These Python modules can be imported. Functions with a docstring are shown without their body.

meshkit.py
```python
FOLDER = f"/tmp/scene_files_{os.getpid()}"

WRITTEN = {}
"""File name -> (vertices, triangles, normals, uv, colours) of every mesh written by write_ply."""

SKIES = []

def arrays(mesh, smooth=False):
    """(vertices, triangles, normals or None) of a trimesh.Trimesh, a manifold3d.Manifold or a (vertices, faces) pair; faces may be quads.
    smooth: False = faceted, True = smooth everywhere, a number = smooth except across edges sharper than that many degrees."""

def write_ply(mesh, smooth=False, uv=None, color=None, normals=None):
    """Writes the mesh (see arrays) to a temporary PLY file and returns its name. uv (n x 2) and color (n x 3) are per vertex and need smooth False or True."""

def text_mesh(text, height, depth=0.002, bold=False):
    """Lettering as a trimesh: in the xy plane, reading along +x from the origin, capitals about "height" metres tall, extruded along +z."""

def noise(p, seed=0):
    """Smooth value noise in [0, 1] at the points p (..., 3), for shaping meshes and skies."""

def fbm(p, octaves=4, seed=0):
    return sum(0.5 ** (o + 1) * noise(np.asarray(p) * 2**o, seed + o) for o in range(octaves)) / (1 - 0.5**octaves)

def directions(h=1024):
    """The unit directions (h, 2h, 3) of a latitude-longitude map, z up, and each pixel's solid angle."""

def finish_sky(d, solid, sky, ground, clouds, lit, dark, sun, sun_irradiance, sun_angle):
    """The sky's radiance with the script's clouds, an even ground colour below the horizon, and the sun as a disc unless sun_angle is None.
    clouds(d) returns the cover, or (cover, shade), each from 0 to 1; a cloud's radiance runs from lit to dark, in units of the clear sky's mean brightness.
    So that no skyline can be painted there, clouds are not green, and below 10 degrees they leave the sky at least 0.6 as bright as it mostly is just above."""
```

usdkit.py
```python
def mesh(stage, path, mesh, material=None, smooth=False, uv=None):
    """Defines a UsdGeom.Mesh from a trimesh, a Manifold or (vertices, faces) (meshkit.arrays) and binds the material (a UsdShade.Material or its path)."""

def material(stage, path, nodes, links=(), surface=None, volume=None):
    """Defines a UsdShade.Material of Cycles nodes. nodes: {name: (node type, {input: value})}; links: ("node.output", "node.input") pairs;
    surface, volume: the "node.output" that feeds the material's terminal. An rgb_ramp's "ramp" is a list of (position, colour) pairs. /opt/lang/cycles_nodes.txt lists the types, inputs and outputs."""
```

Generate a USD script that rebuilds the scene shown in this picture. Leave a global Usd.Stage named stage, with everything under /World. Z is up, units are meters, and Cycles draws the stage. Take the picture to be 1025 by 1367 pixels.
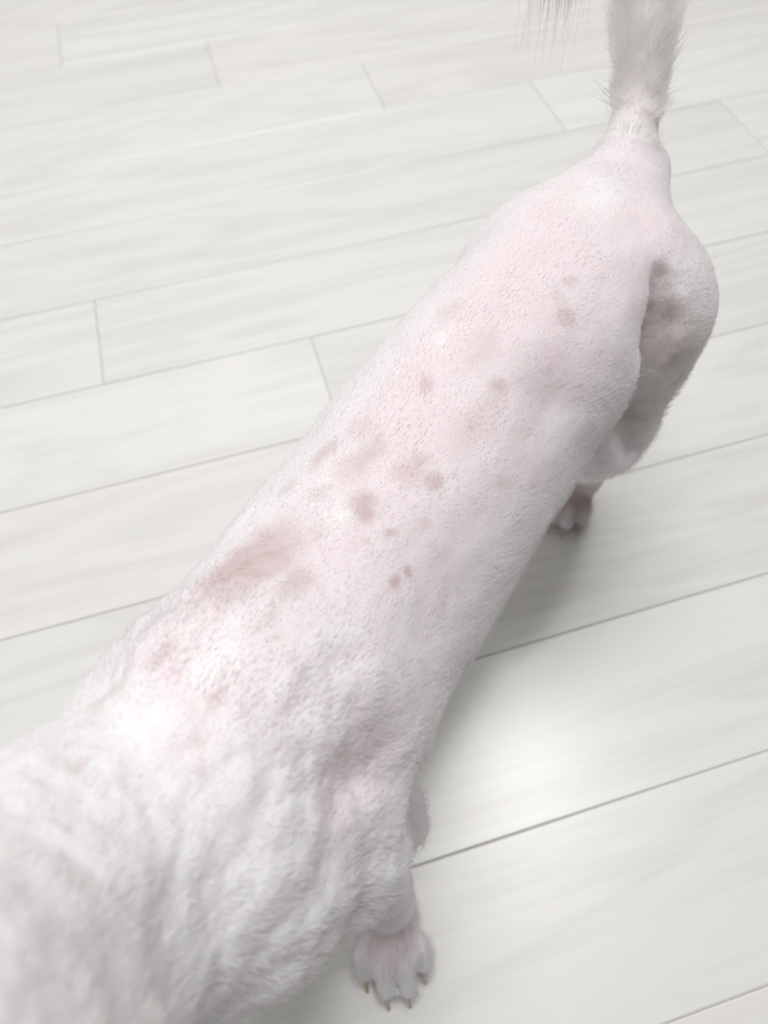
import math, random
import numpy as np, trimesh, usdkit
from pxr import Usd, UsdGeom, UsdLux, UsdShade, Sdf, Gf, Vt
from scipy.ndimage import gaussian_filter
from scipy.spatial import cKDTree

stage = Usd.Stage.CreateInMemory()
UsdGeom.SetStageUpAxis(stage, UsdGeom.Tokens.z); UsdGeom.SetStageMetersPerUnit(stage, 1.0)
world = UsdGeom.Xform.Define(stage, '/World'); stage.SetDefaultPrim(world.GetPrim())
UsdGeom.Scope.Define(stage, '/World/Looks')

# ------------------------------------------------------------ camera, light, exposure
CAM_ROT = [[0.959735, 0.253411, -0.121212], [-0.279585, 0.819871, -0.499643], [-0.027236, 0.513414, 0.857709]]   # columns: right, up, back
CAM_H = 0.4077
FOCAL_PX, WIDTH_PX = 950.0, 1025.0
cam = UsdGeom.Camera.Define(stage, '/World/camera')
FMM = 5.6
cam.CreateFocalLengthAttr(FMM)
cam.CreateHorizontalApertureAttr(FMM * WIDTH_PX / FOCAL_PX)
cam.CreateVerticalApertureAttr(FMM * 1367.0 / FOCAL_PX)
cam.AddTransformOp().Set(Gf.Matrix4d(*[CAM_ROT[r][c] if r < 3 and c < 3 else 0.0 for c in range(4) for r in range(4)]).SetTranslateOnly(Gf.Vec3d(0, 0, CAM_H)))
cam.CreateClippingRangeAttr(Gf.Vec2f(0.01, 100))
cam.CreateFStopAttr(2.2); cam.CreateFocusDistanceAttr(0.24)
cam.CreateExposureAttr(-0.27)

LAMPS = [  # name, position, width, height, intensity, colour: the room's ceiling lights
    ('ceiling_light', (0.05, 0.50, 2.30), 1.1, 0.9, 12.5, (1.0, .985, .97)),
    ('ceiling_light_001', (0.55, 0.41, 2.25), 0.22, 0.22, 72.0, (1.0, .985, .96))]
for nm, pos, w, h, I, col in LAMPS:
    l = UsdLux.RectLight.Define(stage, '/World/' + nm); l.AddTranslateOp().Set(Gf.Vec3d(*pos))
    l.CreateWidthAttr(w); l.CreateHeightAttr(h); l.CreateIntensityAttr(I); l.CreateColorAttr(Gf.Vec3f(*col))
dome = UsdLux.DomeLight.Define(stage, '/World/room_daylight')          # white room around: soft even daylight
dome.CreateIntensityAttr(0.055); dome.CreateColorAttr(Gf.Vec3f(.985, .99, 1.0))

# ------------------------------------------------------------ helpers
COUNT = {}
def path_for(name, parent='/World'):
    n = COUNT.get((parent, name), 0); COUNT[(parent, name)] = n + 1
    return f'{parent}/{name}' + (f'_{n:03d}' if n else '')
def obj(name, mesh, mat, parent='/World', smooth=30, **data):
    m = usdkit.mesh(stage, path_for(name, parent), mesh, mat, smooth=smooth)
    for k, v in data.items(): m.GetPrim().SetCustomDataByKey(k, v)
    return m
def xf(name, **data):
    x = UsdGeom.Xform.Define(stage, path_for(name))
    for k, v in data.items(): x.GetPrim().SetCustomDataByKey(k, v)
    return x
def mat(name, nodes, links=(), surface='p.BSDF'):
    return usdkit.material(stage, '/World/Looks/' + name, nodes, links, surface=surface)

# ------------------------------------------------------------ floor: white oak-look laminate, each plank a part
W = .095
def plank_material(name, light, dark):
    return mat(name, {
        'pos': ('geometry', {}), 'oi': ('object_info', {}),
        'shift': ('combine_xyz', {'z': 0.0}), 'mul': ('math', {'math_type': 'multiply', 'value2': 37.0}),
        'add': ('mix', {'mix_type': 'add', 'fac': 1.0}),
        'map': ('mapping', {'scale': (2.2, 34.0, 6.0), 'rotation': (0, 0, 0.035)}),
        'g1': ('noise_texture', {'scale': 1.0, 'detail': 5.0, 'roughness': .62, 'distortion': .9}),
        'map2': ('mapping', {'scale': (9.0, 190.0, 6.0), 'rotation': (0, 0, 0.03)}),
        'g2': ('noise_texture', {'scale': 1.0, 'detail': 3.0, 'roughness': .6}),
        'mapc': ('mapping', {'scale': (1.6, 12.0, 3.0), 'rotation': (0, 0, 0.05)}),
        'wv': ('noise_texture', {'scale': 1.0, 'detail': 2.0, 'distortion': 1.6}),
        'rings': ('math', {'math_type': 'multiply', 'value2': 9.0}), 'fr': ('math', {'math_type': 'pingpong', 'value2': 1.0}),
        'm1': ('math', {'math_type': 'multiply_add', 'value2': .42, 'value3': 0.0}),
        'm2': ('math', {'math_type': 'multiply_add', 'value2': .42}), 'm3': ('math', {'math_type': 'multiply_add', 'value2': .24}),
        'r': ('rgb_ramp', {'ramp': [(.30, dark), (.62, light)]}),
        'tone': ('map_range', {'from_min': 0, 'from_max': 1, 'to_min': .965, 'to_max': 1.02}),
        'hs': ('hsv', {}),
        'bmp': ('bump', {'strength': .12, 'distance': .0006}),
        'p': ('principled_bsdf', {'roughness': .28, 'specular_ior_level': .5})},
        [('oi.random', 'mul.value1'), ('mul.value', 'shift.x'), ('mul.value', 'shift.y'),
         ('pos.position', 'add.color1'), ('shift.vector', 'add.color2'),
         ('add.color', 'map.vector'), ('map.vector', 'g1.vector'), ('add.color', 'map2.vector'), ('map2.vector', 'g2.vector'),
         ('add.color', 'mapc.vector'), ('mapc.vector', 'wv.vector'), ('wv.fac', 'rings.value1'), ('rings.value', 'fr.value1'),
         ('g1.fac', 'm1.value1'), ('g2.fac', 'm2.value1'), ('m1.value', 'm2.value3'), ('fr.value', 'm3.value1'), ('m2.value', 'm3.value3'),
         ('m3.value', 'r.fac'), ('r.color', 'hs.color'), ('oi.random', 'tone.value'), ('tone.result', 'hs.value'),
         ('hs.color', 'p.base_color'), ('m3.value', 'bmp.height'), ('bmp.normal', 'p.normal')])
PLANK = [plank_material('plank_white_oak', (.80, .795, .77), (.715, .71, .675)),
         plank_material('plank_pale_ash', (.79, .79, .765), (.705, .695, .66)),
         plank_material('plank_warm_white', (.80, .79, .765), (.71, .70, .665))]
UNDER = mat('underlay_grey', {'p': ('principled_bsdf', {'base_color': (.66, .65, .61), 'roughness': .9})})  # plain grey of the underlay seen in the gaps
floor = xf('floor', label='floor of whitewashed wood-look laminate planks laid in stepped rows', category='floor', kind='structure')
# long joints as measured in plank widths (two rows at the far side came out a little uneven)
def joint_y(v): return (6.304 - v + {-4: .06, -3: .03, -2: -.05}.get(v, 0)) * W
BUTT = {-4: -1.265, -3: .41, -2: 2.02, -1: 3.665, 0: 5.39, 1: -1.20, 2: .50, 6: -1.13}      # end joints, in plank widths; each row steps on from the last
rng = random.Random(4)
def plank(x0, x1, y0, y1, i):
    g, c, t = .00025, .0008, .0016
    dz = rng.uniform(-.0001, .0001)
    a = [(x0 + g, y0 + g), (x1 - g, y0 + g), (x1 - g, y1 - g), (x0 + g, y1 - g)]
    b = [(x0 + g + c, y0 + g + c), (x1 - g - c, y0 + g + c), (x1 - g - c, y1 - g - c), (x0 + g + c, y1 - g - c)]
    v = [(*p, -t) for p in a] + [(*p, -.0005 + dz) for p in a] + [(*p, dz) for p in b]
    f = [(8, 9, 10), (8, 10, 11), (2, 1, 0), (3, 2, 0)]
    for k in range(4):
        j = (k + 1) % 4
        f += [(k, j, 4 + j), (k, 4 + j, 4 + k), (4 + k, 4 + j, 8 + j), (4 + k, 8 + j, 8 + k)]
    obj('plank', (np.array(v, float), np.array(f)), PLANK[i % 3], '/World/floor', smooth=False)
for v in range(-12, 13):
    y1, y0 = joint_y(v), joint_y(v + 1)
    first = 5.36 + 1.70 * v
    x_off = BUTT.get(v, first)
    x = x_off * W
    n0 = math.floor((-.949 - x) / (8.216 * W)); n1 = math.ceil((1.65 - x) / (8.216 * W))
    for n in range(n0, n1):
        xa, xb = max(x + n * 8.216 * W, -.95), x + (n + 1) * 8.216 * W
        if xb - xa > .02: plank(xa, xb, y0, y1, rng.randrange(3))
ub = trimesh.creation.box((3.3, 2.5, .006)); ub.apply_translation((.70, .60, -.0047))
obj('underlay', ub, UNDER, '/World/floor', smooth=False)

PAINT = mat('wall_paint', {'n': ('noise_texture', {'scale': 300.0, 'detail': 2.0}), 'b': ('bump', {'strength': .1, 'distance': .0005}), 'p': ('principled_bsdf', {'base_color': (.72, .72, .72), 'roughness': .8})}, [('n.fac', 'b.height'), ('b.normal', 'p.normal')])
def slab(name, lo, hi, m):
    b = trimesh.creation.box(bounds=[lo, hi]); obj(name, b, m, smooth=False, kind='structure')
Y_BACK, X_LEFT = joint_y(-12) + .004, -.954
slab('wall_back', (X_LEFT - .1, Y_BACK, 0), (2.4, Y_BACK + .1, 2.4), PAINT)
slab('baseboard_back', (X_LEFT, Y_BACK - .012, .001), (2.4, Y_BACK, .07), PAINT)
slab('wall_left', (X_LEFT - .1, -.66, 0), (X_LEFT, Y_BACK, 2.4), PAINT)
slab('baseboard_left', (X_LEFT, -.66, .001), (X_LEFT + .012, Y_BACK - .012, .07), PAINT)
# ------------------------------------------------------------ the dog's body as one signed-distance surface
def P(*a): return np.array(a, float)
# back line from tail root to neck (points on the skin of the back), half width, height above and below the core line
SPINE = [(P(0.1779, 0.2494, 0.2235), 0.0200, 0.016, 0.022),
         (P(0.1392, 0.2066, 0.2385), 0.0370, 0.030, 0.045),
         (P(0.1108, 0.1794, 0.2435), 0.0410, 0.040, 0.056),
         (P(0.0834, 0.1604, 0.2405), 0.0420, 0.042, 0.056),
         (P(0.0599, 0.1411, 0.2365), 0.0430, 0.042, 0.054),
         (P(0.0366, 0.1207, 0.2345), 0.0435, 0.042, 0.056),
         (P(0.0120, 0.1001, 0.2345), 0.0440, 0.045, 0.056),
         (P(-0.0065, 0.0819, 0.2365), 0.0420, 0.048, 0.058),
         (P(-0.0262, 0.0663, 0.2415), 0.0405, 0.050, 0.060),
         (P(-0.0432, 0.0522, 0.2455), 0.0420, 0.052, 0.066),
         (P(-0.0560, 0.0393, 0.2505), 0.0375, 0.050, 0.064),
         (P(-0.0710, 0.0290, 0.2625), 0.0330, 0.042, 0.045),
         (P(-0.0800, 0.0130, 0.2765), 0.0320, 0.038, 0.038)]

def catmull(pts, n):
    pts = np.asarray(pts, float); m = len(pts)
    t = np.linspace(0, m - 1, n); i = np.clip(t.astype(int), 0, m - 2); f = (t - i)[:, None]
    p0, p1, p2, p3 = pts[np.maximum(i - 1, 0)], pts[i], pts[i + 1], pts[np.minimum(i + 2, m - 1)]
    return .5 * (2 * p1 + (p2 - p0) * f + (2 * p0 - 5 * p1 + 4 * p2 - p3) * f**2 + (3 * p1 - p0 - 3 * p2 + p3) * f**3)

SP = catmull([np.r_[s[0], s[1:]] for s in SPINE], 73)
SP_CORE = SP[:, :3] - np.c_[np.zeros((len(SP), 2)), SP[:, 4]]

LO, HI, H = P(-.21, -.20, -.004), P(.24, .346, .38), .0026
AX = [np.arange(LO[k], HI[k], H) for k in range(3)]
GRID = np.zeros([len(a) for a in AX], np.float32) + 1.0

def sub(lo, hi, pad):
    sl = tuple(slice(max(0, int((lo[k] - pad - LO[k]) / H)), min(len(AX[k]), int((hi[k] + pad - LO[k]) / H) + 2)) for k in range(3))
    g = np.stack(np.meshgrid(*[AX[k][sl[k]] for k in range(3)], indexing='ij'), -1).astype(np.float32)
    return sl, g

def blend(sl, d, k):                     # polynomial smooth minimum into the grid
    a = GRID[sl]
    h = np.clip(.5 + .5 * (a - d) / k, 0, 1)
    GRID[sl] = a * (1 - h) + d * h - k * h * (1 - h)

def cone(a, b, ra, rb, k=.012, squash=None):
    """round cone from a to b; squash=(axis, factor) flattens it across axis"""
    a, b = np.asarray(a, float), np.asarray(b, float)
    r = max(ra, rb)
    sl, g = sub(np.minimum(a, b), np.maximum(a, b), r + .02)
    ab = b - a; L2 = max(float(ab @ ab), 1e-12)
    q = g - a.astype(np.float32)
    t = np.clip((q @ ab.astype(np.float32)) / L2, 0, 1)
    w = q - t[..., None] * ab.astype(np.float32)
    if squash is not None:
        ax, f = np.asarray(squash[0], float), squash[1]; ax = (ax / np.linalg.norm(ax)).astype(np.float32)
        w = w + (w @ ax)[..., None] * ax * (1 / f - 1)
    blend(sl, np.linalg.norm(w, axis=-1) - (ra + (rb - ra) * t), k)

def chain(pts, rads, k=.008, **kw):
    for i in range(len(pts) - 1): cone(pts[i], pts[i + 1], rads[i], rads[i + 1], k, **kw)

def torso():
    sl, g = sub(SP_CORE.min(0), SP_CORE.max(0), .09)
    flat = g.reshape(-1, 3)
    tree = cKDTree(SP_CORE)
    _, i = tree.query(flat, workers=1)
    tan = np.gradient(SP_CORE, axis=0); tan /= np.linalg.norm(tan, axis=1, keepdims=True)
    # refine along the core line
    off = np.einsum('ij,ij->i', flat - SP_CORE[i], tan[i])
    seg = np.linalg.norm(np.gradient(SP_CORE, axis=0), axis=1)
    f = np.clip(i + np.clip(off / seg[i], -.6, .6), 0, len(SP) - 1)
    i0 = np.clip(f.astype(int), 0, len(SP) - 2); w = (f - i0)[:, None]
    c = SP_CORE[i0] * (1 - w) + SP_CORE[i0 + 1] * w
    pr = SP[i0, 3:] * (1 - w) + SP[i0 + 1, 3:] * w
    t = tan[i0] * (1 - w) + tan[i0 + 1] * w
    t /= np.linalg.norm(t, axis=1, keepdims=True)
    d = flat - c
    al = np.einsum('ij,ij->i', d, t)
    lat = np.cross(t, P(0, 0, 1)); lat /= np.linalg.norm(lat, axis=1, keepdims=True)
    up = np.cross(lat, t)
    u = np.einsum('ij,ij->i', d, lat); v = np.einsum('ij,ij->i', d, up)
    b = np.where(v > 0, pr[:, 1], pr[:, 2])
    ex = 2.25
    rr = ((np.abs(u) / pr[:, 0])**ex + (np.abs(v) / b)**ex + (np.where((i == 0) | (i == len(SP) - 1), np.abs(al), 0) / .03)**ex)**(1 / ex)
    blend(sl, gaussian_filter(((rr - 1) * np.minimum(pr[:, 0], b)).reshape(g.shape[:3]).astype(np.float32), 1.5), .01)

def carve(a, b, ra, rb, k=.006):
    a, b = np.asarray(a, float), np.asarray(b, float)
    sl, g = sub(np.minimum(a, b), np.maximum(a, b), max(ra, rb) + .02)
    ab = b - a; t = np.clip(((g - a.astype(np.float32)) @ ab.astype(np.float32)) / max(float(ab @ ab), 1e-12), 0, 1)
    d = -(np.linalg.norm(g - a.astype(np.float32) - t[..., None] * ab.astype(np.float32), axis=-1) - (ra + (rb - ra) * t))
    A = GRID[sl]; h = np.clip(.5 - .5 * (A - d) / k, 0, 1)
    GRID[sl] = A * (1 - h) + d * h + k * h * (1 - h)

torso()
cone(P(-.017, .062, .201), P(-.040, .036, .205), .036, .035, .02)
# left hind leg, seen beyond the flank
UP = P(0, 0, 1); LEFT = P(.7, -.714, 0); BACK = P(.714, .7, 0)
hip = P(.153, .188, .193)
cone(hip, P(.138, .172, .152), .0305, .027, .02)
cone(hip, P(.169, .194, .165), .0285, .022, .018)
chain([P(.138, .172, .152), P(.154, .185, .112)], [.027, .018], .014)            # thigh to stifle
chain([P(.170, .194, .165), P(.173, .193, .115), P(.180, .198, .078)], [.020, .0145, .0105], .012)   # hamstring
chain([P(.154, .185, .112), P(.178, .196, .070)], [.018, .010], .014)            # shank to hock
chain([P(.180, .198, .066), P(.181, .204, .034), P(.183, .210, .014)], [.0095, .0085, .0095], .006)
# right hind leg
chain([P(.124, .214, .192), P(.102, .202, .150), P(.094, .198, .110)], [.027, .024, .018], .018)
chain([P(.122, .220, .190), P(.124, .240, .120), P(.122, .250, .065)], [.028, .018, .010], .014)
chain([P(.092, .200, .110), P(.118, .247, .060)], [.019, .011], .012)
chain([P(.121, .250, .056), P(.104, .234, .028), P(.097, .226, .014)], [.0095, .0085, .010], .006)
# left fore leg
chain([P(-.029, .050, .193), P(-.020, .042, .160), P(-.008, .035, .128)], [.024, .019, .015], .012)
cone(P(-.008, .035, .126), P(.0055, .0455, .120), .013, .0085, .008)                 # elbow point
chain([P(-.006, .034, .122), P(-.004, .022, .060), P(-.004, .016, .034), P(-.005, .012, .016)], [.0165, .011, .0105, .011], .008)
# right fore leg
chain([P(-.050, .066, .178), P(-.058, .068, .155), P(-.063, .078, .126)], [.024, .021, .016], .016)
cone(P(-.070, .083, .126), P(-.064, .093, .117), .014, .009, .010)
chain([P(-.070, .083, .122), P(-.074, .070, .062), P(-.076, .062, .034), P(-.078, .058, .016)], [.0160, .0108, .0102, .0105], .008)

PAWS = []
def paw(c, yaw, s=1.0):
    """metacarpal pad, four toes with a bend, tips on the floor; yaw = heading of the toes"""
    f = P(math.cos(yaw), math.sin(yaw), 0); l = P(-math.sin(yaw), math.cos(yaw), 0)
    c = np.asarray(c, float)
    cone(c + UP * .013 * s, c + f * .012 * s + UP * .011 * s, .0125 * s, .0115 * s, .006)
    for j, (sp, ln) in enumerate([(-1.0, .80), (-.36, 1.1), (.36, 1.12), (1.0, .82)]):
        base = c + f * .008 * s + l * sp * .0085 * s + UP * .013 * s
        mid = c + f * (.019 * ln) * s + l * sp * .0136 * s + UP * .0125 * s
        tip = c + f * (.028 * ln) * s + l * sp * .0142 * s + UP * .0068 * s
        chain([base, mid, tip], [.0056 * s, .0052 * s, .0046 * s], .0012)
        PAWS.append((tip + f * .0022 * s - UP * .0008, f, s))
paw(P(-.0062, .0115, 0), math.radians(262), .98)
paw(P(.1815, .2135, 0), math.radians(228), .90)
paw(P(-.0785, .0575, 0), math.radians(236))
paw(P(.0955, .2245, 0), math.radians(226), .92)

# tail: raised, curling forward to the far side
TAIL = catmull([P(.1700, .2440, .2100), P(.1876, .2672, .2280), P(.1918, .2796, .2430), P(.1941, .2927, .2600), P(.1960, .3050, .2790), P(.1900, .3130, .3020), P(.1730, .3060, .3190), P(.1500, .2860, .3240)], 25)
for i in range(len(TAIL) - 1):
    r0, r1 = [.0066 - .0032 * (j / (len(TAIL) - 1)) for j in (i, i + 1)]
    cone(TAIL[i], TAIL[i + 1], r0, r1, .010)

cone(P(-.042, .037, .205), P(-.054, .033, .190), .026, .023, .02)
cone(P(-.022, .032, .175), P(-.026, .022, .162), .021, .014, .02)               # breast
# upper arm standing off the chest, flank fold over the thigh, the hollow behind it, skin folds
chain([P(-.0050, .0340, .2085), P(-.0073, .0241, .1950), P(-.0125, .0172, .1870)], [.0120, .0128, .0115], .003)
cone(P(.0112, .0445, .125), P(.0112, .0345, .115), .0085, .0080, .003)
for a, b in [(P(-.0005, .032, .2287), P(-.0056, .0280, .2307)), (P(-.0056, .0280, .2307), P(-.0086, .0207, .2273)), (P(-.0086, .0207, .2273), P(-.0123, .0139, .2240))]:
    carve(a, b, .0038, .0038, .004)
chain([P(.1345, .1850, .206), P(.1082, .1500, .201), P(.0848, .1242, .193)], [.0140, .0135, .0120], .004)
for a, b, r0, r1 in [(P(.149, .168, .229), P(.145, .156, .217), .006, .011), (P(.145, .156, .217), P(.140, .146, .200), .011, .012),
                     (P(.140, .146, .200), P(.140, .142, .180), .012, .012), (P(.140, .142, .180), P(.147, .141, .158), .012, .009)]:
    carve(a, b, r0 * .9, r1 * .9, .004)
for a, b in [(P(-.0115, .0495, .243), P(-.006, .0535, .2425)), (P(-.006, .0535, .2425), P(-.0017, .0577, .2412)), (P(-.0017, .0577, .2412), P(.006, .062, .238))]:
    carve(a, b, .0020, .0020, .004)

# neck and head (beyond the lower left corner of the picture)
HEAD = P(-.086, -.013, .283); FW = P(-.50, -.80, -.33); FW /= np.linalg.norm(FW)
HL = np.cross(UP, FW); HL /= np.linalg.norm(HL); HU = np.cross(FW, HL)
def hp(f, l, u): return HEAD + FW * f + HL * l + HU * u
cone(P(-.080, .012, .245), HEAD - FW * .006, .031, .034, .02)
cone(hp(-.008, 0, .002), hp(.014, 0, 0), .037, .033, .015)                   # skull
for s in (-1, 1):
    cone(hp(.012, .018 * s, -.010), hp(.024, .010 * s, -.014), .017, .013, .012)  # cheeks
    chain([hp(-.004, .030 * s, .018), hp(-.004, .041 * s, .000), hp(.002, .043 * s, -.030)], [.008, .011, .009], .006)   # ears
cone(hp(.028, 0, -.008), hp(.056, 0, -.011), .017, .0125, .010)              # muzzle
cone(hp(.024, 0, -.021), hp(.050, 0, -.0225), .011, .0075, .003)             # lower jaw
# ground: nothing below the floor
sl = (slice(None), slice(None), slice(None))
GRID[:] = np.maximum(GRID, (.0006 - AX[2])[None, None, :].astype(np.float32))

def surface_nets(D, lo, h):
    """one vertex for each cell the surface crosses, one quad for each grid edge it crosses"""
    nx, ny, nz = D.shape; ins = D < 0
    c = [ins[i:nx - 1 + i, j:ny - 1 + j, k:nz - 1 + k] for i in (0, 1) for j in (0, 1) for k in (0, 1)]
    n = sum(x.astype(np.int8) for x in c); act = (n > 0) & (n < 8)
    idx = -np.ones(act.shape, np.int64); cells = np.argwhere(act); idx[act] = np.arange(len(cells))
    val = np.stack([D[cells[:, 0] + i, cells[:, 1] + j, cells[:, 2] + k] for i in (0, 1) for j in (0, 1) for k in (0, 1)], 1)
    corner = np.array([(i, j, k) for i in (0, 1) for j in (0, 1) for k in (0, 1)], float)
    acc = np.zeros((len(cells), 3)); cnt = np.zeros(len(cells))
    for a in range(8):
        for b in range(a + 1, 8):
            if np.abs(corner[a] - corner[b]).sum() != 1: continue
            m = (val[:, a] < 0) != (val[:, b] < 0)
            t = val[m, a] / (val[m, a] - val[m, b])
            acc[m] += corner[a] + t[:, None] * (corner[b] - corner[a]); cnt[m] += 1
    V = lo + (cells + acc / cnt[:, None]) * h
    quads = []
    for ax in range(3):
        d = [0, 0, 0]; d[ax] = 1
        A = ins[:nx - d[0], :ny - d[1], :nz - d[2]]; B = ins[d[0]:, d[1]:, d[2]:]
        e = np.argwhere(A != B); u, v = (ax + 1) % 3, (ax + 2) % 3
        e = e[(e[:, u] > 0) & (e[:, v] > 0)]
        flip = ~A[e[:, 0], e[:, 1], e[:, 2]]
        q = []
        for du, dv in ((1, 1), (0, 1), (0, 0), (1, 0)):
            o = e.copy(); o[:, u] -= du; o[:, v] -= dv
            q.append(idx[o[:, 0], o[:, 1], o[:, 2]])
        q = np.stack(q, 1); q[flip] = q[flip][:, ::-1]; quads.append(q)
    Q = np.vstack(quads); Q = Q[(Q >= 0).all(1)]
    return V, np.vstack([Q[:, [0, 1, 2]], Q[:, [0, 2, 3]]])

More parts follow.
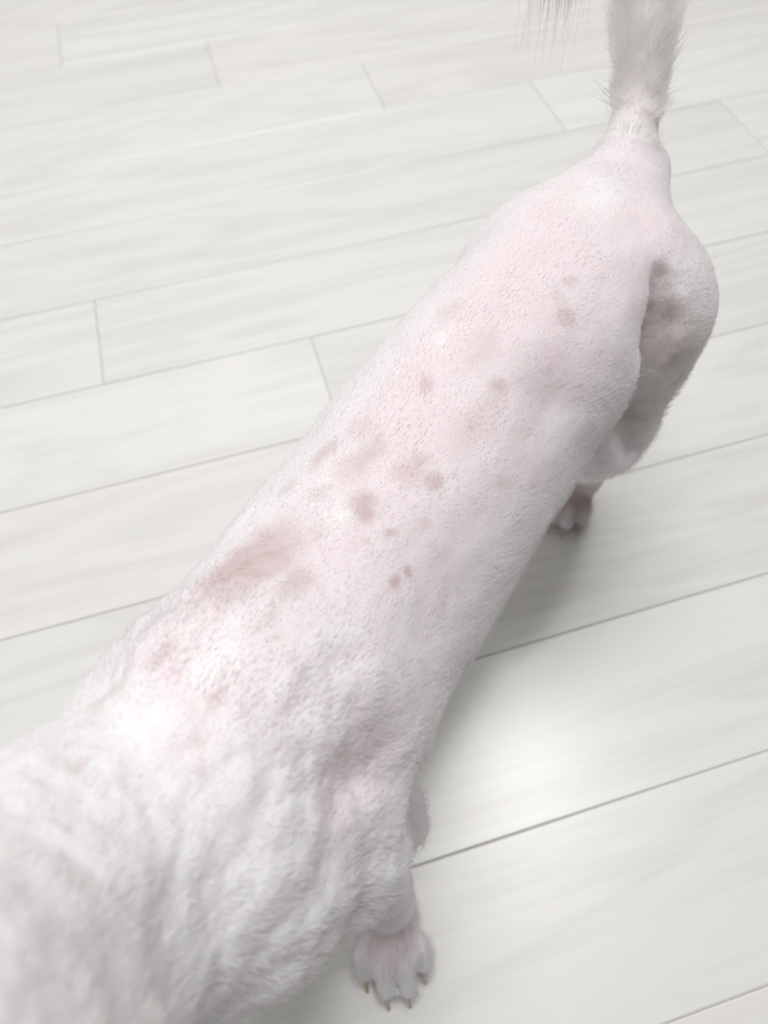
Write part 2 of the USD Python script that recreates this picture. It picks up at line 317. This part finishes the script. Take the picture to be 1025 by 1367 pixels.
V, F = surface_nets(GRID, LO, H)
body = trimesh.Trimesh(V, F, process=False)
body = max(body.split(only_watertight=False), key=lambda m: len(m.faces))
trimesh.smoothing.filter_taubin(body, iterations=4)
body.vertices[:, 2] = np.maximum(body.vertices[:, 2], .0004)
SPOTS = [(-0.0017,0.0584,0.2378,0.0026,0.0017,0.50,'g'), (0.0879,0.1287,0.2303,0.0137,0.0112,0.50,'g'), (0.0368,0.0776,0.2212,0.0173,0.0108,0.50,'g'),  # grey skin, plus the shade of folds and flank hollow painted in
         (0.0163,0.0680,0.2308,0.0140,0.0070,0.40,'g'), (0.0634,0.1145,0.2306,0.0139,0.0093,0.30,'g'), (0.0066,0.0483,0.2306,0.0135,0.0048,0.40,'g'),
         (0.0038,0.0390,0.2257,0.0049,0.0069,0.45,'g'), (-0.0240,0.0353,0.2422,0.0072,0.0045,0.35,'g'), (-0.0199,0.0209,0.2339,0.0083,0.0065,0.35,'g'),
         (-0.0058,0.0068,0.0443,0.0084,0.0038,0.45,'g'), (0.0673,0.1543,0.2384,0.0189,0.0113,0.50,'p'), (0.0960,0.1755,0.2425,0.0191,0.0109,0.45,'p'),
         (0.0469,0.1458,0.2348,0.0134,0.0073,0.50,'p'), (0.0432,0.1265,0.2348,0.0161,0.0081,0.40,'p'), (-0.0592,0.0642,0.2411,0.0089,0.0044,0.35,'p'),
         (-0.0358,0.0505,0.2461,0.0128,0.0073,0.50,'p'), (0.0014,0.0881,0.2364,0.0122,0.0061,0.30,'p'), (-0.0383,0.0616,0.2441,0.0113,0.0047,0.40,'p'),
         (0.0195,0.1090,0.2339,0.0130,0.0065,0.30,'p'), (-0.0121,0.0674,0.2433,0.0094,0.0047,0.45,'p'), (-0.0061,0.0009,0.0240,0.0089,0.0101,0.50,'p'),
         (0.1327,0.2184,0.2358,0.0195,0.0097,0.25,'p'), (-0.0165,0.0173,0.2268,0.0058,0.0058,0.25,'p'), (-0.0108,0.0178,0.2192,0.0036,0.0080,0.30,'p'),
         (0.1447,0.1621,0.2070,0.0093,0.0187,0.80,'h'), (0.1546,0.1530,0.2009,0.0126,0.0126,0.50,'h'), (0.1403,0.1515,0.1714,0.0116,0.0149,0.70,'h'),  # hind leg: brownish bare skin with its shade painted into the colour
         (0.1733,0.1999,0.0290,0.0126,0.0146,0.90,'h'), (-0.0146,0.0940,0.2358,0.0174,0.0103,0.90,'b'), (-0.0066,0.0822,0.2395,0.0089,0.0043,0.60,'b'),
         (-0.0136,0.0742,0.2428,0.0057,0.0027,0.35,'b'), (0.0129,0.1277,0.2303,0.0065,0.0028,0.55,'b'), (0.0198,0.1190,0.2333,0.0071,0.0049,0.45,'b'),
         (0.0280,0.1232,0.2338,0.0054,0.0041,0.40,'b'), (0.0283,0.1329,0.2328,0.0049,0.0061,0.35,'b'), (0.0353,0.1123,0.2340,0.0046,0.0043,0.45,'b'),
         (0.0411,0.1074,0.2329,0.0034,0.0026,0.70,'b'), (0.0398,0.1158,0.2341,0.0026,0.0023,0.40,'b'), (0.0187,0.1045,0.2340,0.0047,0.0045,0.80,'b'),
         (0.0245,0.0954,0.2329,0.0016,0.0014,0.70,'b'), (0.0215,0.0810,0.2308,0.0024,0.0019,0.80,'b'), (0.0267,0.0832,0.2295,0.0016,0.0014,0.70,'b'),
         (0.0172,0.0929,0.2336,0.0027,0.0019,0.40,'b'), (0.0068,0.1008,0.2342,0.0049,0.0025,0.40,'b'), (0.0004,0.1208,0.2289,0.0038,0.0024,0.40,'b'),
         (0.0093,0.1137,0.2328,0.0031,0.0029,0.40,'b'), (0.0498,0.1402,0.2356,0.0034,0.0028,0.55,'b'), (0.0715,0.1341,0.2359,0.0031,0.0028,0.50,'b'),
         (0.0363,0.0898,0.2287,0.0025,0.0020,0.40,'b'), (0.0352,0.0955,0.2310,0.0022,0.0020,0.30,'b'), (0.1078,0.1636,0.2418,0.0032,0.0025,0.45,'b'),
         (0.1007,0.1578,0.2411,0.0027,0.0027,0.35,'b'), (0.1005,0.1516,0.2392,0.0027,0.0041,0.35,'b'), (0.0628,0.1051,0.2260,0.0024,0.0024,0.30,'b'),
         (0.0618,0.1243,0.2341,0.0140,0.0051,0.15,'b'), (0.0670,0.1682,0.2373,0.0048,0.0041,0.25,'b'), (0.0698,0.1469,0.2382,0.0099,0.0049,0.25,'b'),
         (-0.0375,0.0754,0.2417,0.0036,0.0025,0.55,'b'), (-0.0423,0.0723,0.2413,0.0025,0.0020,0.40,'b'), (-0.0537,0.0680,0.2382,0.0080,0.0036,0.50,'b'),
         (-0.0345,0.0433,0.2467,0.0021,0.0016,0.50,'b'), (-0.0274,0.0448,0.2446,0.0021,0.0014,0.45,'b'), (-0.0573,0.0487,0.2550,0.0026,0.0012,0.50,'b'),
         (-0.0554,0.0353,0.2647,0.0030,0.0011,0.35,'b'), (-0.0280,0.0578,0.2452,0.0029,0.0017,0.50,'b'), (-0.0342,0.0501,0.2458,0.0024,0.0017,0.35,'b'),
         (-0.0196,0.0537,0.2444,0.0033,0.0014,0.35,'b'), (-0.0344,0.0565,0.2450,0.0022,0.0017,0.25,'b'), (-0.0625,0.0453,0.2608,0.0032,0.0014,0.30,'b'),
         (-0.0508,0.0330,0.2611,0.0020,0.0020,0.25,'b'), (-0.0503,0.0300,0.2626,0.0015,0.0015,0.30,'b'), (-0.0096,0.0583,0.2422,0.0038,0.0014,0.30,'b'),
         (0.0114,0.1036,0.2340,0.0064,0.0030,0.70,'w'), (0.0125,0.1175,0.2326,0.0056,0.0022,0.30,'w'), (-0.0135,0.0814,0.2409,0.0137,0.0018,0.50,'w'),
         (-0.0274,0.0676,0.2446,0.0085,0.0053,0.65,'w'), (-0.0444,0.0541,0.2469,0.0083,0.0065,0.65,'w'), (-0.0140,0.1178,0.2236,0.0092,0.0028,0.50,'w'),
         (-0.0301,0.0798,0.2413,0.0098,0.0024,0.50,'w'), (0.1386,0.2056,0.2382,0.0158,0.0079,0.50,'w'), (-0.0008,0.0618,0.2386,0.0114,0.0038,0.35,'w'),
         (-0.0094,0.0420,0.2380,0.0074,0.0046,0.50,'w'), (-0.0134,0.0332,0.2363,0.0092,0.0037,0.50,'w'), (0.0609,0.1578,0.2370,0.0056,0.0035,0.50,'w'),
         (-0.0438,0.0396,0.2514,0.0158,0.0053,0.40,'w')]
# ------------------------------------------------------------ skin colour, fur, claws, face
import meshkit
_sh = None
dog = xf('dog', label='small white dog with a close-shaved coat, pink skin and brown patches, standing on the planks', category='dog')
DOG = '/World/dog'
fine = body.subdivide()
trimesh.smoothing.filter_taubin(fine, iterations=4)
fine.vertices[:, 2] = np.maximum(fine.vertices[:, 2], .0004)
_n = np.array(fine.vertex_normals); _p = np.array(fine.vertices)
_amp = np.clip((_p[:, 2] - .10) / .05, 0, 1) * np.where(_p[:, 1] > .235, 0, 1)
_fr = cKDTree(SP_CORE).query(_p)[1] / 6.0
_lump = np.clip((_fr - 6.6) / 1.6, 0, 1) * np.clip((_p[:, 2] - .12) / .03, 0, 1)
_dis = ((meshkit.fbm(_p * 34) - .5) * .0040 + (meshkit.fbm(_p * 90 + 5) - .5) * .0014 + .0006) * _amp + ((meshkit.fbm(_p * 75 + 9) - .5) * .0052 + (meshkit.fbm(_p * 160 + 3) - .5) * .0024) * _lump
for c, dep, sg in [(P(.088, .1288, .2302), .0035, .012), (P(.0033, .0372, .2262), .003, .011), (P(.040, .085, .224), .002, .016), (P(-.012, .036, .232), .002, .009), (P(.135, .150, .220), .002, .010)]:
    _dis = _dis - dep * np.exp(-((_p - c)**2).sum(1) / (2 * sg * sg * .5))
fine.vertices = _p + _n * _dis[:, None]
CORE_TREE = cKDTree(SP_CORE)
TAN = np.gradient(SP_CORE, axis=0); TAN /= np.linalg.norm(TAN, axis=1, keepdims=True)
import meshkit

def frame(p):
    """where a point lies along the dog: 0 tail root .. 12 nape, its side (left +), its height above the core line"""
    d, i = CORE_TREE.query(p)
    t = TAN[i]; lat = np.cross(UP, t); lat /= np.linalg.norm(lat, axis=1, keepdims=True)
    q = p - SP_CORE[i]
    return i / 6.0, np.einsum('ij,ij->i', q, lat), q[:, 2], t, lat, d
def step(a, b, x): t = np.clip((x - a) / (b - a), 0, 1); return t * t * (3 - 2 * t)
def nz(p, scale, seed=0): return (meshkit.fbm(np.asarray(p) * scale + seed * 17.3) - .5) * 2

WHITE, PINK, BROWN, GREY_SKIN_SHADE, DARK_SKIN_SHADE = P(.81, .79, .81), P(.81, .665, .70), P(.50, .355, .35), P(.60, .565, .575), P(.42, .345, .315)  # the grey and dark tones are skin colour with painted shade
def skin(p, n):
    s, u, v, t, lat, d = frame(p)
    back = step(-.005, .035, v) * step(.06, .05, d) * step(-.034, -.012, u)
    c = np.repeat(WHITE[None], len(p), 0) * 1.0
    c[TT.query(p)[0] < .016] = P(.93, .92, .91)
    w = (back * (.45 + .45 * nz(p, 40, 1)) * step(10.2, 8.6, s))[:, None]; c = c * (1 - w) + PINK * w
    jit = np.stack([nz(p, 160, k) for k in (2, 3, 4)], 1); jit = (jit - jit.mean(0)) * .0028
    up = np.cross(t, lat)
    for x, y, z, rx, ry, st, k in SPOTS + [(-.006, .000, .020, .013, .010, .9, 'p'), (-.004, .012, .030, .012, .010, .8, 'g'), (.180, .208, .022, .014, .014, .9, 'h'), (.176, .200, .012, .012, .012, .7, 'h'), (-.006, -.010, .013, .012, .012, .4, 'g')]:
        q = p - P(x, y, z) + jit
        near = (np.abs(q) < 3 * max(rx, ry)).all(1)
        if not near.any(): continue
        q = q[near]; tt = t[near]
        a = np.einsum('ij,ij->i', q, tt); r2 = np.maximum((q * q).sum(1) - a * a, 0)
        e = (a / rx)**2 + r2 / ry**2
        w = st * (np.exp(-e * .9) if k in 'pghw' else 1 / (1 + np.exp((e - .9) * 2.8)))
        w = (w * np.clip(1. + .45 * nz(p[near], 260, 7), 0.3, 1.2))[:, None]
        col = {'b': BROWN, 'p': PINK, 'g': GREY_SKIN_SHADE, 'h': DARK_SKIN_SHADE, 'w': P(.93, .93, .93)}[k]
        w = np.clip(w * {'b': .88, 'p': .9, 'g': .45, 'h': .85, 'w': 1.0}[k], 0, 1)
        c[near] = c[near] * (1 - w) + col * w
    return np.clip(c, 0, 1)

TT = cKDTree(TAIL[3:])
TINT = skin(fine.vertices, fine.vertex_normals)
SKIN = mat('shaved_skin', {
    'at': ('attribute', {'attribute': 'tint'}), 'pos': ('geometry', {}),
    'n': ('noise_texture', {'scale': 900.0, 'detail': 3.0, 'roughness': .6}),
    'b': ('bump', {'strength': .25, 'distance': .0006}),
    'p': ('principled_bsdf', {'roughness': .62, 'specular_ior_level': .25, 'subsurface_weight': .25, 'subsurface_scale': .003, 'subsurface_radius': (1, .45, .35), 'sheen_weight': .25, 'sheen_roughness': .5})},
    [('at.color', 'p.base_color'), ('pos.position', 'n.vector'), ('n.fac', 'b.height'), ('b.normal', 'p.normal')])
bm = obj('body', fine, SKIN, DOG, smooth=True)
if True:
    nv = len(bm.GetPointsAttr().Get())
    vv = np.array(bm.GetPointsAttr().Get())
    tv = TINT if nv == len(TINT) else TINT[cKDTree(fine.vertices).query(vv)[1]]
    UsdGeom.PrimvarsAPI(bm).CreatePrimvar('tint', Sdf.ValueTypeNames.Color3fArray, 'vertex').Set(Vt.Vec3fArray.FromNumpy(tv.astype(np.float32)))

def hair_material(name, col, trans):
    return mat(name, {
        'at': ('attribute', {'attribute': 'tint'}),
        'd': ('principled_bsdf', {'roughness': .55, 'specular_ior_level': .3}), 't': ('translucent_bsdf', {}), 'm': ('mix_closure', {'fac': trans})},
        [('at.color', 'd.base_color'), ('at.color', 't.color'), ('d.BSDF', 'm.closure1'), ('t.BSDF', 'm.closure2')], surface='m.closure')
FUR = hair_material('white_fur', (.96, .955, .96), .5)
PLUME = hair_material('cream_plume', (.80, .775, .73), .35)

def strands(name, root, mid, tip, w0, w1, material, tint):
    n = len(root); pts = np.stack([root, mid, tip], 1).reshape(-1, 3).astype(np.float32)
    c = UsdGeom.BasisCurves.Define(stage, path_for(name, DOG))
    c.CreateTypeAttr('linear'); c.CreateCurveVertexCountsAttr(Vt.IntArray.FromNumpy(np.full(n, 3, np.int32)))
    c.CreatePointsAttr(Vt.Vec3fArray.FromNumpy(pts))
    w0 = np.broadcast_to(w0, n); w = np.stack([w0, w0 * .7 + w1 * .3, w1 * np.ones(n)], 1).reshape(-1).astype(np.float32)
    UsdGeom.PrimvarsAPI(c).CreatePrimvar('tint', Sdf.ValueTypeNames.Color3fArray, 'uniform').Set(Vt.Vec3fArray.FromNumpy(tint.astype(np.float32)))
    c.CreateWidthsAttr(Vt.FloatArray.FromNumpy(w)); c.SetWidthsInterpolation('vertex')
    UsdShade.MaterialBindingAPI.Apply(c.GetPrim()).Bind(material)
    c.GetPrim().SetCustomDataByKey('kind', 'stuff')
    return c

R = np.random.default_rng(11)
TT = cKDTree(TAIL)
fc = fine.triangles_center
fs, fu, fv, ft, fl, fd = frame(fc)
FTAIL = TT.query(fc)
on_tail = (FTAIL[0] < .016) & (FTAIL[1] > 3)
weight = fine.area_faces * np.where(fc[:, 2] < .003, .1, np.where(fv < -.035, .5, 1.0)) * np.where((fs >= 11.9) & (fd > .05), .5, 1.0)
weight *= np.where(on_tail, 1.0, 1.0)
N = 195000
pick = R.choice(len(fc), N, p=weight / weight.sum())
bary = R.dirichlet((1, 1, 1), N)
tri = fine.triangles[pick]; root = np.einsum('ij,ijk->ik', bary, tri)
nor = np.einsum('ij,ijk->ik', bary, np.array(fine.vertex_normals)[fine.faces[pick]]); nor /= np.linalg.norm(nor, axis=1, keepdims=True)
s, u, v, t, lat, d = frame(root)
tail_d, tail_i = TT.query(root)
is_tail = (tail_d < .016) & (tail_i > 3)
tint = TINT[cKDTree(fine.vertices).query(root)[1]]
lum = tint.min(1)
back = step(-.010, .030, v)
L = .0028 - .0010 * back
L += .0022 * step(6.6, 8.6, s) * (1 - .8 * back) - .0006 * step(9.5, 11, s)           # shoulders and neck keep more coat
L += .0030 * step(-.005, -.035, v)
limb = (d > .052) & (root[:, 2] < .15); L = np.where(limb, .0028 + .0030 * step(.085, .11, root[:, 2]), L)
paws = root[:, 2] < .03; L = np.where(paws, .0062, L)
head = (s >= 11.9) & (d > .045); L = np.where(head, .0036, L)
L *= .25 + .75 * step(.42, .74, lum)                     # thin over the bald patches
L *= np.clip(1 + .9 * nz(root, 60, 9), .5, 1.7)
TTAN = np.gradient(TAIL, axis=0); TTAN /= np.linalg.norm(TTAN, axis=1, keepdims=True)
L = np.where(is_tail, .005 + .010 * step(3, 9, tail_i) , L)
flow = -t + np.stack([np.zeros(N), np.zeros(N), -.55 * step(.03, -.01, v)], 1)
flow = np.where(limb[:, None], P(0, 0, -1), flow)
flow = np.where(is_tail[:, None], TTAN[tail_i], flow)
PF = np.array([c for c, f, sc in PAWS]); pj = cKDTree(PF).query(root)[1]
flow = np.where((root[:, 2] < .026)[:, None], np.array([f for c, f, sc in PAWS])[pj] - .3 * UP, flow)
flow = flow + (.45 + .6 * step(6.6, 8.6, s) * (1 - .6 * back))[:, None] * np.stack([nz(root, 70, 20 + k) for k in range(3)], 1) + .20 * R.normal(size=(N, 3))
flow -= np.einsum('ij,ij->i', flow, nor)[:, None] * nor
flow /= np.linalg.norm(flow, axis=1, keepdims=True) + 1e-9
lift = np.clip(.20 + .14 * step(6.2, 8.4, s) + .10 * R.normal(size=N) + .25 * nz(root, 110, 5), .08, .9)
lift = np.where(paws, np.clip(.34 + .2 * R.normal(size=N), .1, .8), lift)
lift = np.where(is_tail, np.clip(.50 + .9 * nz(root, 90, 6), .15, .9), lift)
L *= R.uniform(.6, 1.15, N)
mid = root + L[:, None] * .5 * (flow * np.sqrt(1 - lift**2)[:, None] * .9 + nor * lift[:, None] * 1.15)
tip = root + L[:, None] * (flow * np.sqrt(1 - (lift * .8)**2)[:, None] + nor * (lift * .8)[:, None])
tip[:, 2] = np.maximum(tip[:, 2], .0006); mid[:, 2] = np.maximum(mid[:, 2], .0006)
sp = np.clip((WHITE.min() - .04 - lum) / .35, 0, 1)[:, None]                       # over a patch the coat is thin and takes its tone
htint = P(.865, .86, .87) * (1 - .35 - .6 * sp) + tint * (.35 + .6 * sp)
neck = (step(8.8, 10.2, s) * .8)[:, None]; htint = htint * (1 - neck) + P(.985, .98, .98) * neck
htint = np.where((is_tail | head)[:, None], P(.985, .98, .975), htint) * R.uniform(.95, 1.03, (N, 1))
strands('fur', root - nor * .0004, mid, tip, .00009 + .00004 * step(6.2, 8.4, s), .00003, FUR, htint)

# locks of longer white hair along the tail
nl = 650
lk = R.integers(1, 23, nl); la = R.uniform(0, 2 * np.pi, nl)
e1 = np.cross(TTAN[lk], P(0.3, -.9, .2)); e1 /= np.linalg.norm(e1, axis=1, keepdims=True); e2 = np.cross(TTAN[lk], e1)
lr = .0062 - .003 * lk / 24.0
lc = TAIL[lk] + (e1 * np.cos(la)[:, None] + e2 * np.sin(la)[:, None]) * lr[:, None]
ln_ = (lc - TAIL[lk]) / lr[:, None]
ldir = TTAN[lk] * R.uniform(.4, .8, (nl, 1)) + ln_ * R.uniform(.25, .75, (nl, 1)) + R.normal(size=(nl, 3)) * .22
llen = R.uniform(.008, .015, nl) * np.clip(.45 + lk / 9.0, .5, 1)
ltone = R.uniform(.9, 1.02, nl)
per = 15; li = np.repeat(np.arange(nl), per); nt = len(li)
r0 = lc[li] + R.normal(size=(nt, 3)) * .0016
dd = ldir[li] + R.normal(size=(nt, 3)) * .10; ll = (llen[li] * R.uniform(.7, 1.1, nt))[:, None]
t0 = r0 + dd * ll + (-UP) * ll * .12
m0 = r0 + (dd + ln_[li] * .2) * ll * .5
strands('tail_hair', r0, m0, t0, .00022, .00006, FUR, P(.985, .975, .97) * ltone[li][:, None])

# tail plume: long hair hanging off the curled tip
n = 900
k = R.integers(20, 25, n); r0 = TAIL[k] + R.normal(size=(n, 3)) * .005
ln = R.uniform(.03, .066, n) * (.6 + .4 * (k - 20) / 4)
sw = R.normal(size=(n, 3)) * .0035
m0 = r0 + np.c_[-.004 * np.ones(n), -.003 * np.ones(n), -.4 * ln] + sw * .5
t0 = r0 + np.c_[-.004 * np.ones(n), -.003 * np.ones(n), -ln] + sw
pl = strands('tail_plume', r0, m0, t0, .00020, .00006, PLUME, np.repeat(P(.97, .96, .94)[None], n, 0) * R.uniform(.9, 1.05, (n, 1))); pl.GetPrim().SetCustomDataByKey('label', 'long cream hair hanging from the tail tip')

CLAW = mat('horn_claw', {'p': ('principled_bsdf', {'base_color': (.50, .38, .24), 'roughness': .35})})
for c, f, sc in PAWS:
    pts = [c - f * .003 + UP * .0015, c + f * .0015 + UP * .0016, c + f * .0045 - UP * .0022, c + f * .006 - UP * .0052]
    rad = [.0012, .0011, .0007, .0003]
    import manifold3d as m3
    def ball(p, r): return m3.Manifold.sphere(r, 10).translate(tuple(map(float, (p[0], p[1], max(p[2], r + .0004)))))
    parts = [m3.Manifold.batch_hull([ball(pts[i], rad[i] * sc), ball(pts[i + 1], rad[i + 1] * sc)]) for i in range(3)]
    mm = m3.Manifold.batch_boolean(parts, m3.OpType.Add)
    obj('claw', mm, CLAW, DOG, smooth=40)
BLACK = mat('wet_black', {'p': ('principled_bsdf', {'base_color': (.015, .012, .012), 'roughness': .18})})
NOSE = mat('nose_leather', {'p': ('principled_bsdf', {'base_color': (.03, .025, .025), 'roughness': .4})})
for sgn in (-1, 1):
    e = trimesh.creation.icosphere(3, .0062); e.apply_translation(hp(.0385, .0145 * sgn, .006)); obj('eye', e, BLACK, DOG, smooth=True)
e = trimesh.creation.icosphere(3, 1.0); e.apply_scale((.0075, .0085, .0060))
M4 = np.eye(4); M4[:3, 0], M4[:3, 1], M4[:3, 2], M4[:3, 3] = FW, HL, HU, hp(.0675, 0, -.006); e.apply_transform(M4); obj('nose', e, NOSE, DOG, smooth=True)
